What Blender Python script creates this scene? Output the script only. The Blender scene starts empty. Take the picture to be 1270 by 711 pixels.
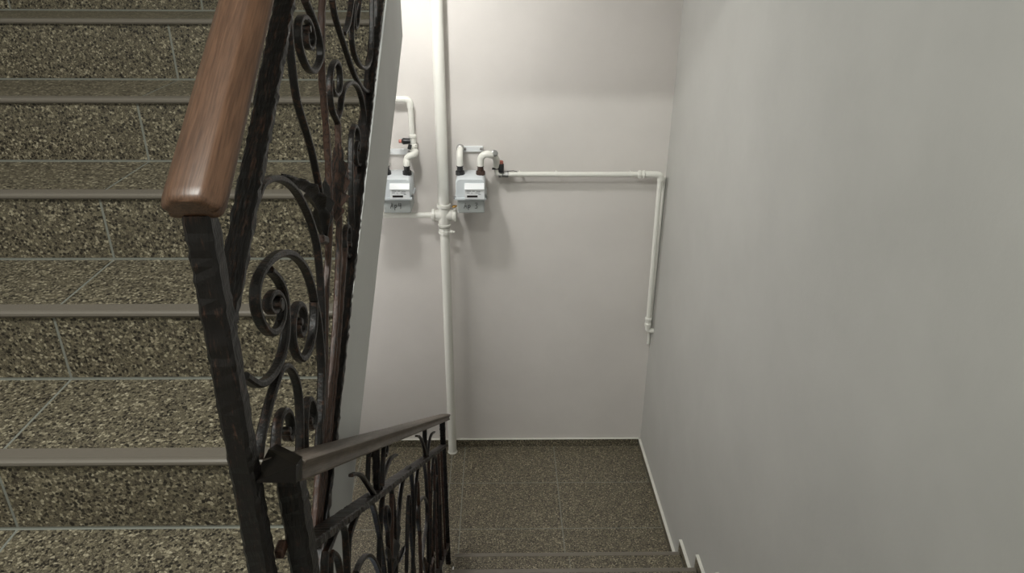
import bpy, bmesh, math, random
from mathutils import Vector, Matrix
random.seed(7)
S = bpy.context.scene
C = S.collection

# ------------------------------------------------------------------ camera
cam_data = bpy.data.cameras.new('camera')
cam_data.sensor_width = 36.0
cam_data.lens = 915.77 / 1270.0 * 36.0
cam_data.clip_start = 0.02
cam = bpy.data.objects.new('camera', cam_data)
C.objects.link(cam)
R = Matrix(((0.99985441, -0.01619399, 0.00537778),
            (0.00208305, 0.42864175, 0.90347214),
            (0.01693595, 0.9033294, -0.42861307)))   # rows: right, up, forward
M = Matrix((R[0], R[1], -R[2])).transposed().to_4x4()
cam.matrix_world = M
S.camera = cam

# ------------------------------------------------------------------ world, lights, exposure
w = bpy.data.worlds.new('world'); S.world = w; w.use_nodes = True
w.node_tree.nodes['Background'].inputs[0].default_value = (0.75, 0.8, 0.85, 1)
w.node_tree.nodes['Background'].inputs[1].default_value = 0.3
S.view_settings.view_transform = 'Standard'
S.view_settings.look = 'None'
S.view_settings.exposure = 0.0
S.view_settings.gamma = 1.0

def lamp(name, kind, loc, power, color, size, rot=None):
    l = bpy.data.lights.new(name, kind); l.energy = power; l.color = color
    if kind == 'AREA': l.shape = 'DISK'; l.size = size
    else: l.shadow_soft_size = size
    o = bpy.data.objects.new(name, l); C.objects.link(o); o.location = loc
    if rot: o.rotation_euler = rot
    return o
LAMP_LOW = (-0.48, 3.03, -0.07)
LAMP_HIGH = (-0.55, -0.25, 2.18)
lamp('landing_light', 'POINT', LAMP_LOW, 30.0, (1.0, 0.985, 0.96), 0.06)
lamp('upper_light', 'AREA', LAMP_HIGH, 90.0, (0.985, 1.0, 0.95), 0.40)

wl = bpy.data.lights.new('added_fill_light', 'AREA'); wl.shape = 'RECTANGLE'; wl.size = 0.9; wl.size_y = 0.8; wl.energy = 0.9; wl.color = (0.97, 0.99, 1.0)  # added fill light that brightens the lower landing from the unseen left side
wo = bpy.data.objects.new('added_fill_light', wl); C.objects.link(wo); wo.location = (-1.56, 3.1, -1.75); wo.rotation_euler = (0, math.radians(-90), 0)
# ------------------------------------------------------------------ layout numbers (metres)
Y0, Z0, G, RS = 1.1082, -1.0435, 0.2775, 0.165       # flight going up: first riser seen, going, rise
ZL, YW, XC, SKEW = -2.9535, 3.845, 0.9001, 0.0146    # lower landing, back wall, corner
ZM = Z0 - RS                                         # landing the viewer stands on
G2, RS2, YN1 = 0.2560, 0.1586, 2.765                 # flight going down
XS = -1.62                                          # left wall
def xr(y): return XC + SKEW * (YW - y)               # right wall plane
def xu(y): return -0.296 - 0.012 * y                   # plane of the upper railing
XL = -0.27                                           # plane of the lower railing
def xs(y): return -0.312 - 0.012 * y                   # outer face of the stringer

# ------------------------------------------------------------------ materials
def mat(name, col=(0.5, 0.5, 0.5), rough=0.5, metal=0.0, spec=0.5):
    m = bpy.data.materials.new(name); m.use_nodes = True
    b = m.node_tree.nodes['Principled BSDF']
    b.inputs['Base Color'].default_value = (*col, 1); b.inputs['Roughness'].default_value = rough
    b.inputs['Metallic'].default_value = metal; b.inputs['Specular IOR Level'].default_value = spec
    return m
def nd(m, t, **kw):
    n = m.node_tree.nodes.new(t)
    for k, v in kw.items():
        if k in n.inputs: n.inputs[k].default_value = v
        else: setattr(n, k, v)
    return n
def lk(m, a, b): m.node_tree.links.new(a, b)
def ramp(m, stops, interp='LINEAR'):
    r = nd(m, 'ShaderNodeValToRGB'); r.color_ramp.interpolation = interp
    e = r.color_ramp.elements
    while len(e) < len(stops): e.new(0.5)
    for x, (p, c) in zip(e, stops):
        x.position = p; x.color = (*c, 1) if len(c) == 3 else c
    return r
def geo_pos(m): return nd(m, 'ShaderNodeNewGeometry').outputs['Position']
def bsdf(m): return m.node_tree.nodes['Principled BSDF']
def bump(m, h, strength=0.3, dist=0.002):
    b = nd(m, 'ShaderNodeBump'); b.inputs['Strength'].default_value = strength; b.inputs['Distance'].default_value = dist
    lk(m, h, b.inputs['Height']); lk(m, b.outputs[0], bsdf(m).inputs['Normal'])

def wall_paint(name, col, var=0.05):
    m = mat(name, col, 0.62, spec=0.25)
    n = nd(m, 'ShaderNodeTexNoise', Scale=2.3, Detail=6.0, Roughness=0.6); lk(m, geo_pos(m), n.inputs['Vector'])
    r = ramp(m, [(0.3, tuple(c * (1 - var) for c in col)), (0.7, tuple(min(1, c * (1 + var)) for c in col))])
    lk(m, n.outputs['Fac'], r.inputs[0]); lk(m, r.outputs[0], bsdf(m).inputs['Base Color'])
    n2 = nd(m, 'ShaderNodeTexNoise', Scale=14.0, Detail=8.0, Roughness=0.7); lk(m, geo_pos(m), n2.inputs['Vector'])
    bump(m, n2.outputs['Fac'], 0.25, 0.004)
    return m
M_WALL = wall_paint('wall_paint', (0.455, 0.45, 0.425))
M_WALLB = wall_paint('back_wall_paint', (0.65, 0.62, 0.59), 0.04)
M_STRINGER = wall_paint('stringer_paint', (0.58, 0.585, 0.575), 0.05)
M_CEIL = wall_paint('ceiling_paint', (0.65, 0.65, 0.63))
M_CAULK = mat('caulk', (0.62, 0.61, 0.55), 0.6)
M_GROUT = mat('grout', (0.21, 0.215, 0.185), 0.85)
M_NOSING = mat('nosing_vinyl', (0.155, 0.137, 0.112), 0.42)

def terrazzo(name, scale=115.0, gain=1.0):
    m = mat(name, (0.2, 0.18, 0.14), 0.42)
    pos = geo_pos(m)
    nz = nd(m, 'ShaderNodeTexNoise', Scale=60.0, Detail=2.0); lk(m, pos, nz.inputs['Vector'])
    mix = nd(m, 'ShaderNodeMix', data_type='VECTOR'); mix.inputs[0].default_value = 0.004
    lk(m, pos, mix.inputs[4]); lk(m, nz.outputs['Color'], mix.inputs[5])
    v = nd(m, 'ShaderNodeTexVoronoi', Scale=scale); v.inputs['Randomness'].default_value = 1.0
    lk(m, mix.outputs[1], v.inputs['Vector'])
    ve = nd(m, 'ShaderNodeTexVoronoi', Scale=scale, feature='DISTANCE_TO_EDGE'); lk(m, mix.outputs[1], ve.inputs['Vector'])
    sep = nd(m, 'ShaderNodeSeparateColor'); lk(m, v.outputs['Color'], sep.inputs[0])
    g = gain
    cr = ramp(m, [(0.0, (0.012 * g, 0.010 * g, 0.008 * g)), (0.14, (0.04 * g, 0.033 * g, 0.024 * g)), (0.30, (0.085 * g, 0.073 * g, 0.052 * g)),
                  (0.62, (0.150 * g, 0.131 * g, 0.086 * g)), (0.84, (0.27 * g, 0.238 * g, 0.165 * g)), (1.0, (0.38 * g, 0.34 * g, 0.245 * g))])
    lk(m, sep.outputs[0], cr.inputs[0])
    er = ramp(m, [(0.0, (0.0, 0.0, 0.0)), (0.13, (1, 1, 1))]); lk(m, ve.outputs['Distance'], er.inputs[0])
    v2 = nd(m, 'ShaderNodeTexVoronoi', Scale=scale * 2.9); lk(m, pos, v2.inputs['Vector'])
    s2 = nd(m, 'ShaderNodeSeparateColor'); lk(m, v2.outputs['Color'], s2.inputs[0])
    fine = ramp(m, [(0.0, (0.02 * g, 0.017 * g, 0.012 * g)), (0.5, (0.095 * g, 0.08 * g, 0.052 * g)), (1.0, (0.2 * g, 0.175 * g, 0.125 * g))])
    lk(m, s2.outputs[1], fine.inputs[0])
    thr = nd(m, 'ShaderNodeMath', operation='GREATER_THAN'); thr.inputs[1].default_value = 0.34; lk(m, sep.outputs[1], thr.inputs[0])
    mul = nd(m, 'ShaderNodeMath', operation='MULTIPLY'); lk(m, er.outputs[0], mul.inputs[0]); lk(m, thr.outputs[0], mul.inputs[1])
    mx = nd(m, 'ShaderNodeMix', data_type='RGBA'); lk(m, mul.outputs[0], mx.inputs[0])
    lk(m, fine.outputs[0], mx.inputs[6]); lk(m, cr.outputs[0], mx.inputs[7])
    # scattered larger dark pebbles
    v3 = nd(m, 'ShaderNodeTexVoronoi', Scale=112.0); lk(m, mix.outputs[1], v3.inputs['Vector'])
    s3 = nd(m, 'ShaderNodeSeparateColor'); lk(m, v3.outputs['Color'], s3.inputs[0])
    near = nd(m, 'ShaderNodeMath', operation='LESS_THAN'); near.inputs[1].default_value = 0.40; lk(m, v3.outputs['Distance'], near.inputs[0])
    few = nd(m, 'ShaderNodeMath', operation='GREATER_THAN'); few.inputs[1].default_value = 0.66; lk(m, s3.outputs[0], few.inputs[0])
    both = nd(m, 'ShaderNodeMath', operation='MULTIPLY'); lk(m, near.outputs[0], both.inputs[0]); lk(m, few.outputs[0], both.inputs[1])
    half = nd(m, 'ShaderNodeMath', operation='MULTIPLY'); half.inputs[1].default_value = 0.88; lk(m, both.outputs[0], half.inputs[0])
    mx3 = nd(m, 'ShaderNodeMix', data_type='RGBA'); lk(m, half.outputs[0], mx3.inputs[0]); lk(m, mx.outputs[2], mx3.inputs[6])
    mx3.inputs[7].default_value = (0.012, 0.010, 0.008, 1)
    lk(m, mx3.outputs[2], bsdf(m).inputs['Base Color'])
    return m
M_TERR = terrazzo('terrazzo', 185.0, 1.08)

def along(m, angle, scale):
    """object coordinates turned so that local z runs along a bar leaning by angle in the yz plane, then stretched"""
    tc = nd(m, 'ShaderNodeTexCoord'); a = nd(m, 'ShaderNodeMapping'); a.inputs['Rotation'].default_value = (angle, 0, 0)
    s = nd(m, 'ShaderNodeMapping'); s.inputs['Scale'].default_value = scale
    lk(m, tc.outputs['Object'], a.inputs[0]); lk(m, a.outputs[0], s.inputs[0]); return s.outputs[0]
def iron(name, copper=0.5, angle=None):
    m = mat(name, (0.008, 0.008, 0.008), 0.42, 0.1, 0.4)
    tc = nd(m, 'ShaderNodeTexCoord')
    vec = tc.outputs['Object'] if angle is None else along(m, angle, (2.6, 2.6, 0.45))
    n = nd(m, 'ShaderNodeTexNoise', Scale=70.0, Detail=6.0, Roughness=0.75); lk(m, vec, n.inputs['Vector'])
    r = ramp(m, [(0.0, (0.0055, 0.0055, 0.0055)), (1.0 - copper * 0.9, (0.009, 0.0075, 0.007)), (1.0 - copper * 0.9 + 0.12, (0.060, 0.030, 0.020))])
    g = nd(m, 'ShaderNodeNewGeometry')   # brushed copper catches on the raised edges
    pr = ramp(m, [(0.515, (0, 0, 0)), (0.60, (1, 1, 1))]); lk(m, g.outputs['Pointiness'], pr.inputs[0])
    ad = nd(m, 'ShaderNodeMath', operation='MULTIPLY_ADD'); ad.inputs[1].default_value = 0.16
    lk(m, pr.outputs[0], ad.inputs[0]); lk(m, n.outputs['Fac'], ad.inputs[2])
    lk(m, ad.outputs[0], r.inputs[0]); lk(m, r.outputs[0], bsdf(m).inputs['Base Color'])
    n2 = nd(m, 'ShaderNodeTexNoise', Scale=150.0 if angle is None else 110.0, Detail=3.0); lk(m, vec, n2.inputs['Vector'])
    bump(m, n2.outputs['Fac'], 0.5, 0.002)
    return m
M_IRON = iron('black_iron', 0.42)
M_COPPER = iron('copper_brushed_iron', 0.60, math.radians(40))
M_IRONPOST = iron('black_iron_post', 0.37, 0.0)
M_IRONUP = iron('black_iron_rising', 0.42, math.radians(55))
M_IRONDOWN = iron('black_iron_falling', 0.42, math.radians(-55))

def wood(name, a, b, c, rough=0.33, ang=57):
    m = mat(name, b, rough)
    vec = along(m, math.radians(ang), (48, 48, 5.0))
    n = nd(m, 'ShaderNodeTexNoise', Scale=1.6, Detail=8.0, Roughness=0.62, Distortion=0.6); lk(m, vec, n.inputs['Vector'])
    r = ramp(m, [(0.3, a), (0.52, b), (0.72, c)]); lk(m, n.outputs['Fac'], r.inputs[0])
    vec2 = along(m, math.radians(ang), (500, 500, 22))
    n2 = nd(m, 'ShaderNodeTexNoise', Scale=1.0, Detail=3.0); lk(m, vec2, n2.inputs['Vector'])
    r2 = ramp(m, [(0.40, (0.62, 0.6, 0.58)), (0.55, (1, 1, 1))]); lk(m, n2.outputs['Fac'], r2.inputs[0])
    mx = nd(m, 'ShaderNodeMix', data_type='RGBA', blend_type='MULTIPLY'); mx.inputs[0].default_value = 0.8
    lk(m, r.outputs[0], mx.inputs[6]); lk(m, r2.outputs[0], mx.inputs[7]); lk(m, mx.outputs[2], bsdf(m).inputs['Base Color'])
    bump(m, n2.outputs['Fac'], 0.12, 0.001)
    return m
M_WOOD = wood('oak_handrail', (0.070, 0.035, 0.019), (0.104, 0.053, 0.029), (0.138, 0.074, 0.042), 0.40)
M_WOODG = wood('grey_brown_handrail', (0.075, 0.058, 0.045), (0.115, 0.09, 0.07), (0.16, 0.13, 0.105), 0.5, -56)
M_WOODEND = mat('dark_end_grain', (0.006, 0.005, 0.004), 0.3, spec=0.15)
M_PIPE = mat('cream_pipe_paint', (0.74, 0.735, 0.68), 0.32)
M_METER = mat('meter_paint', (0.62, 0.66, 0.68), 0.38)
M_METERLOW = mat('meter_lower_paint', (0.34, 0.36, 0.35), 0.42)
M_WHITE = mat('white_plastic', (0.75, 0.77, 0.78), 0.3)
M_BLACK = mat('black_plastic', (0.015, 0.015, 0.016), 0.4)
M_DISPLAY = mat('counter_window', (0.02, 0.016, 0.016), 0.15)
M_RUST = mat('rusty_coupling', (0.06, 0.035, 0.025), 0.6, 0.3)
M_RED = mat('red_cap', (0.50, 0.17, 0.13), 0.45)
M_BRASS = mat('brass', (0.45, 0.27, 0.08), 0.35, 0.9)
M_ZINC = mat('zinc', (0.35, 0.35, 0.34), 0.4, 0.8)
M_GREYTXT = mat('grey_print', (0.16, 0.17, 0.18), 0.5)
M_FILLPANE = mat('glowing_fill_pane', (1, 1, 1), 0.4)  # glow for the panes of the added window only
bsdf(M_FILLPANE).inputs['Emission Color'].default_value = (1, 0.97, 0.93, 1)
bsdf(M_FILLPANE).inputs['Emission Strength'].default_value = 4.0

# ------------------------------------------------------------------ helpers
WORLD = {}
def thing(name, label, cat, loc=(0, 0, 0), group=None, kind=None):
    o = bpy.data.objects.new(name, None); C.objects.link(o); o.location = loc; o.empty_display_size = 0.05
    WORLD[o] = Vector(loc)
    if label: o['label'] = label
    if cat: o['category'] = cat
    if group: o['group'] = group
    if kind: o['kind'] = kind
    return o
def obj(name, vf, m, parent=None, smooth=False, **props):
    """mesh object from world-space (verts, faces); parent has no rotation"""
    vs, fs = vf
    base = WORLD[parent] if parent is not None else Vector((0, 0, 0))
    own = sum((Vector(v) for v in vs), Vector()) / max(1, len(vs))
    me = bpy.data.meshes.new(name)
    me.from_pydata([tuple(Vector(v) - own) for v in vs], [], fs)
    me.validate(); me.update()
    bm = bmesh.new(); bm.from_mesh(me); bmesh.ops.recalc_face_normals(bm, faces=bm.faces)
    if smooth:
        for f in bm.faces: f.smooth = True
        for e in bm.edges:
            if len(e.link_faces) == 2 and e.calc_face_angle(0) > math.radians(smooth if smooth is not True else 40): e.smooth = False
    bm.to_mesh(me); bm.free()
    me.materials.append(m)
    o = bpy.data.objects.new(name, me); C.objects.link(o)
    if parent is not None: o.parent = parent
    o.location = own - base
    WORLD[o] = own
    for k, v in props.items(): o[k] = v
    return o
def join(*vfs):
    V, F = [], []
    for v, f in vfs:
        n = len(V); V += list(v); F += [tuple(i + n for i in q) for q in f]
    return V, F
def box(x0, x1, y0, y1, z0, z1, c=0.0):
    if c <= 0:
        V = [(x, y, z) for z in (z0, z1) for y in (y0, y1) for x in (x0, x1)]
        return V, [(0, 1, 3, 2), (4, 5, 7, 6), (0, 1, 5, 4), (2, 3, 7, 6), (0, 2, 6, 4), (1, 3, 7, 5)]
    bm = bmesh.new(); bmesh.ops.create_cube(bm, size=1.0)
    for v in bm.verts: v.co = Vector(((x0 + x1) / 2 + v.co.x * (x1 - x0), (y0 + y1) / 2 + v.co.y * (y1 - y0), (z0 + z1) / 2 + v.co.z * (z1 - z0)))
    bmesh.ops.bevel(bm, geom=bm.edges[:], offset=c, segments=2, affect='EDGES', profile=0.6)
    bm.verts.index_update()
    r = [tuple(v.co) for v in bm.verts], [tuple(v.index for v in f.verts) for f in bm.faces]
    bm.free(); return r
def hexa(p):  # 8 points: bottom loop then top loop
    return list(p), [(0, 1, 2, 3), (4, 5, 6, 7), (0, 1, 5, 4), (1, 2, 6, 5), (2, 3, 7, 6), (3, 0, 4, 7)]
def prism_yz(poly, xa, xb):
    """poly in (y,z), extruded between xa(y) and xb(y)"""
    fa = xa if callable(xa) else (lambda y: xa); fb = xb if callable(xb) else (lambda y: xb)
    n = len(poly)
    V = [(fa(y), y, z) for y, z in poly] + [(fb(y), y, z) for y, z in poly]
    F = [tuple(range(n)), tuple(range(2 * n - 1, n - 1, -1))] + [(i, (i + 1) % n, (i + 1) % n + n, i + n) for i in range(n)]
    return V, F
def loft(rings, cap=True, closed=True):
    n = len(rings[0]); V = [tuple(p) for r in rings for p in r]; F = []
    for k in range(len(rings) - 1):
        for i in range(n if closed else n - 1):
            j = (i + 1) % n
            F.append((k * n + i, k * n + j, (k + 1) * n + j, (k + 1) * n + i))
    if cap: F += [tuple(range(n - 1, -1, -1)), tuple(range((len(rings) - 1) * n, len(rings) * n))]
    return V, F
def tube(pts, r, n=14, cap=True):
    pts = [Vector(p) for p in pts]; rad = r if isinstance(r, (list, tuple)) else [r] * len(pts)
    rings = []; up = None
    for i, p in enumerate(pts):
        t = (pts[min(i + 1, len(pts) - 1)] - pts[max(i - 1, 0)]).normalized()
        if up is None:
            up = Vector((0, 0, 1)) if abs(t.z) < 0.9 else Vector((1, 0, 0))
        a = (up - t * up.dot(t)).normalized(); up = a; b = t.cross(a)
        rings.append([p + (a * math.cos(q) + b * math.sin(q)) * rad[i] for q in (2 * math.pi * k / n for k in range(n))])
    return loft(rings, cap)
def lathe(c, axis, prof, n=20):
    """prof: list of (distance along axis, radius)"""
    c = Vector(c); ax = Vector(axis).normalized()
    a = ax.orthogonal().normalized(); b = ax.cross(a)
    return loft([[c + ax * s + (a * math.cos(q) + b * math.sin(q)) * r for q in (2 * math.pi * k / n for k in range(n))] for s, r in prof])
def smooth_path(P, step=0.006):
    """Catmull-Rom through 2D points, evenly resampled"""
    P = [Vector(p) for p in P]
    if len(P) > 3:   # light smoothing of the inner knots
        P = [P[0]] + [P[i] * 0.6 + (P[i - 1] + P[i + 1]) * 0.2 for i in range(1, len(P) - 1)] + [P[-1]]
    Q = [P[0] * 2 - P[1]] + P + [P[-1] * 2 - P[-2]]
    out = []
    for i in range(1, len(Q) - 2):
        a, b, c, d = Q[i - 1:i + 3]
        n = max(2, int((c - b).length / step))
        for k in range(n):
            t = k / n
            out.append(0.5 * ((2 * b) + (c - a) * t + (2 * a - 5 * b + 4 * c - d) * t * t + (-a + 3 * b - 3 * c + d) * t ** 3))
    out.append(P[-1]); return out
def bar_sweep(path, plane, w, d, taper=None, hammer=0.0, ch=0.22, seed=0):
    """path of (y,z); rectangular chamfered section, w in the plane, d across it (x)"""
    rng = random.Random(seed); rings = []
    n = len(path)
    for i, p in enumerate(path):
        t = (path[min(i + 1, n - 1)] - path[max(i - 1, 0)])
        t = t.normalized() if t.length > 1e-9 else Vector((1, 0))
        nrm = Vector((-t.y, t.x)); k = taper(i / (n - 1)) if taper else 1.0
        hw, hd = w / 2 * k, d / 2 * (0.55 + 0.45 * k); c = ch * min(hw, hd) * 2
        x0 = plane(p.x) if callable(plane) else plane
        ring = []
        for (a, b) in ((-hw + c, -hd), (hw - c, -hd), (hw, -hd + c), (hw, hd - c), (hw - c, hd), (-hw + c, hd), (-hw, hd - c), (-hw, -hd + c)):
            ja = 1 + hammer * rng.uniform(-1, 1) ; jb = 1 + hammer * rng.uniform(-1, 1)
            q = p + nrm * a * ja
            ring.append((x0 + b * jb, q.x, q.y))
        rings.append(ring)
    return loft(rings)
def line2(p, q, step=0.02):
    p, q = Vector(p), Vector(q); n = max(1, int((q - p).length / step))
    return [p.lerp(q, i / n) for i in range(n + 1)]
def spiral_taper(t): return 1.0 if t < 0.75 else 1.0 - 0.25 * (t - 0.75) / 0.25
TRACE_U = {
    'newel': [(0.721, -0.256), (0.699, -0.72)],
    'topbar': [(1.152, -0.085), (0.78, -0.348)],
    'botbar': [(2.123, -0.156), (1.336, -0.677), (0.983, -0.902)],
    'a': [(1.155, -0.108), (1.15, -0.127), (1.145, -0.156), (1.143, -0.21), (1.15, -0.236), (1.169, -0.263), (1.206, -0.317), (1.222, -0.372), (1.234, -0.414), (1.236, -0.451)],
    'b': [(1.272, -0.094), (1.312, -0.122), (1.337, -0.147), (1.351, -0.172), (1.348, -0.192), (1.323, -0.201), (1.279, -0.211), (1.237, -0.197), (1.209, -0.174), (1.195, -0.148), (1.2, -0.127), (1.222, -0.116), (1.255, -0.116), (1.279, -0.126), (1.295, -0.142), (1.3, -0.158), (1.288, -0.168), (1.263, -0.17), (1.245, -0.159), (1.247, -0.144), (1.262, -0.137)],
    'stem1': [(1.407, -0.104), (1.369, -0.15), (1.337, -0.219), (1.334, -0.273), (1.33, -0.323), (1.316, -0.386), (1.295, -0.449), (1.264, -0.508), (1.194, -0.573), (1.157, -0.618), (1.115, -0.726), (1.025, -0.833), (0.94, -0.897)],
    'stem2': [(1.436, -0.331), (1.42, -0.38), (1.388, -0.44), (1.345, -0.541), (1.267, -0.642), (1.149, -0.748), (1.04, -0.845), (0.942, -0.917)],
    'leaf1': [(1.306, -0.473), (1.353, -0.445), (1.394, -0.413), (1.432, -0.356)],
    'leaf2': [(1.223, -0.476), (1.224, -0.42), (1.167, -0.369), (1.013, -0.305)],
    'leaf3': [(1.235, -0.466), (1.255, -0.44), (1.274, -0.419), (1.281, -0.39)],
    'leaf4': [(1.31, -0.465), (1.381, -0.454), (1.456, -0.448), (1.488, -0.44)],
    'stem3': [(1.397, -0.561), (1.272, -0.68), (1.146, -0.782), (1.027, -0.869), (0.947, -0.922)],
    'stem4': [(1.165, -0.615), (1.105, -0.719), (1.011, -0.821), (0.921, -0.897)],
    'collar': [(1.19, -0.472), (1.223, -0.489)],
    'c': [(1.493, -0.11), (1.496, -0.136), (1.528, -0.164), (1.561, -0.192), (1.605, -0.233), (1.647, -0.27), (1.707, -0.303), (1.765, -0.328), (1.82, -0.344), (1.887, -0.346), (1.923, -0.333), (1.979, -0.282), (2.033, -0.208), (2.063, -0.152)],
    'd': [(1.702, -0.125), (1.668, -0.152), (1.622, -0.174), (1.576, -0.18)],
    'e': [(1.718, -0.135), (1.68, -0.167), (1.651, -0.204), (1.676, -0.235), (1.717, -0.262), (1.794, -0.286), (1.863, -0.288), (1.913, -0.27), (1.948, -0.23), (1.993, -0.147)],
    'e2': [(1.807, -0.133), (1.772, -0.156), (1.748, -0.181), (1.717, -0.19), (1.697, -0.174), (1.721, -0.15), (1.76, -0.136)],
    'f': [(1.436, -0.331), (1.43, -0.322), (1.389, -0.296), (1.385, -0.269), (1.401, -0.238), (1.425, -0.22), (1.48, -0.214), (1.503, -0.235), (1.499, -0.26), (1.48, -0.28), (1.437, -0.281), (1.411, -0.262), (1.416, -0.245)],
    'g': [(1.43, -0.322), (1.469, -0.317), (1.491, -0.293), (1.514, -0.283), (1.55, -0.278), (1.621, -0.281), (1.685, -0.302), (1.717, -0.328), (1.738, -0.356), (1.742, -0.394), (1.73, -0.429), (1.698, -0.464), (1.64, -0.475), (1.591, -0.459), (1.58, -0.439), (1.597, -0.418), (1.626, -0.415)],
    'h': [(1.617, -0.431), (1.64, -0.423), (1.645, -0.391), (1.607, -0.368), (1.556, -0.378), (1.52, -0.446), (1.494, -0.518), (1.489, -0.532), (1.489, -0.563), (1.476, -0.597), (1.434, -0.61), (1.388, -0.595), (1.378, -0.563), (1.406, -0.537), (1.438, -0.535), (1.452, -0.566), (1.425, -0.58)],
    'arch': [(0.876, -0.305), (0.9, -0.299), (0.916, -0.288), (0.964, -0.294), (1.022, -0.314), (1.074, -0.344), (1.112, -0.381), (1.149, -0.427), (1.173, -0.479), (1.168, -0.529), (1.153, -0.584), (1.133, -0.637), (1.071, -0.73), (1.008, -0.801)],
    'bigs': [(1.059, -0.755), (1.101, -0.7), (1.124, -0.601), (1.104, -0.552), (1.103, -0.518), (1.078, -0.475), (1.028, -0.433), (0.977, -0.407), (0.916, -0.391), (0.856, -0.389), (0.836, -0.401), (0.827, -0.427), (0.842, -0.456), (0.869, -0.484), (0.9, -0.494), (0.929, -0.49), (0.941, -0.474), (0.93, -0.451), (0.905, -0.435), (0.878, -0.433), (0.869, -0.443), (0.884, -0.459), (0.906, -0.466), (0.916, -0.462)],
    'bar': [(0.901, -0.402), (0.916, -0.413), (0.943, -0.439), (0.954, -0.465), (0.947, -0.489), (0.937, -0.518), (0.911, -0.534), (0.873, -0.539), (0.831, -0.532), (0.792, -0.514), (0.776, -0.497), (0.754, -0.475)],
    'ring': [(1.104, -0.552), (1.097, -0.571), (1.083, -0.591), (1.042, -0.608), (0.998, -0.603), (0.968, -0.578), (0.956, -0.543), (0.966, -0.516), (0.992, -0.505), (1.017, -0.508), (1.037, -0.528), (1.039, -0.551), (1.021, -0.565), (0.996, -0.559), (0.989, -0.542), (0.999, -0.533)],
    'arch2': [(0.753, -0.598), (0.77, -0.579), (0.796, -0.572), (0.821, -0.561), (0.855, -0.554), (0.886, -0.547), (0.91, -0.553), (0.939, -0.58), (0.954, -0.611), (0.953, -0.644), (0.946, -0.668), (0.921, -0.717), (0.881, -0.776)],
    'r1': [(0.806, -0.647), (0.825, -0.626), (0.839, -0.606), (0.863, -0.603), (0.886, -0.613), (0.899, -0.635), (0.9, -0.658), (0.885, -0.668), (0.868, -0.654), (0.87, -0.641)],
    'r2': [(0.936, -0.752), (0.95, -0.715), (0.962, -0.691), (0.981, -0.67), (1.001, -0.67), (1.02, -0.692), (1.023, -0.723), (1.007, -0.736), (0.986, -0.723), (0.984, -0.705)],
}
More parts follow.
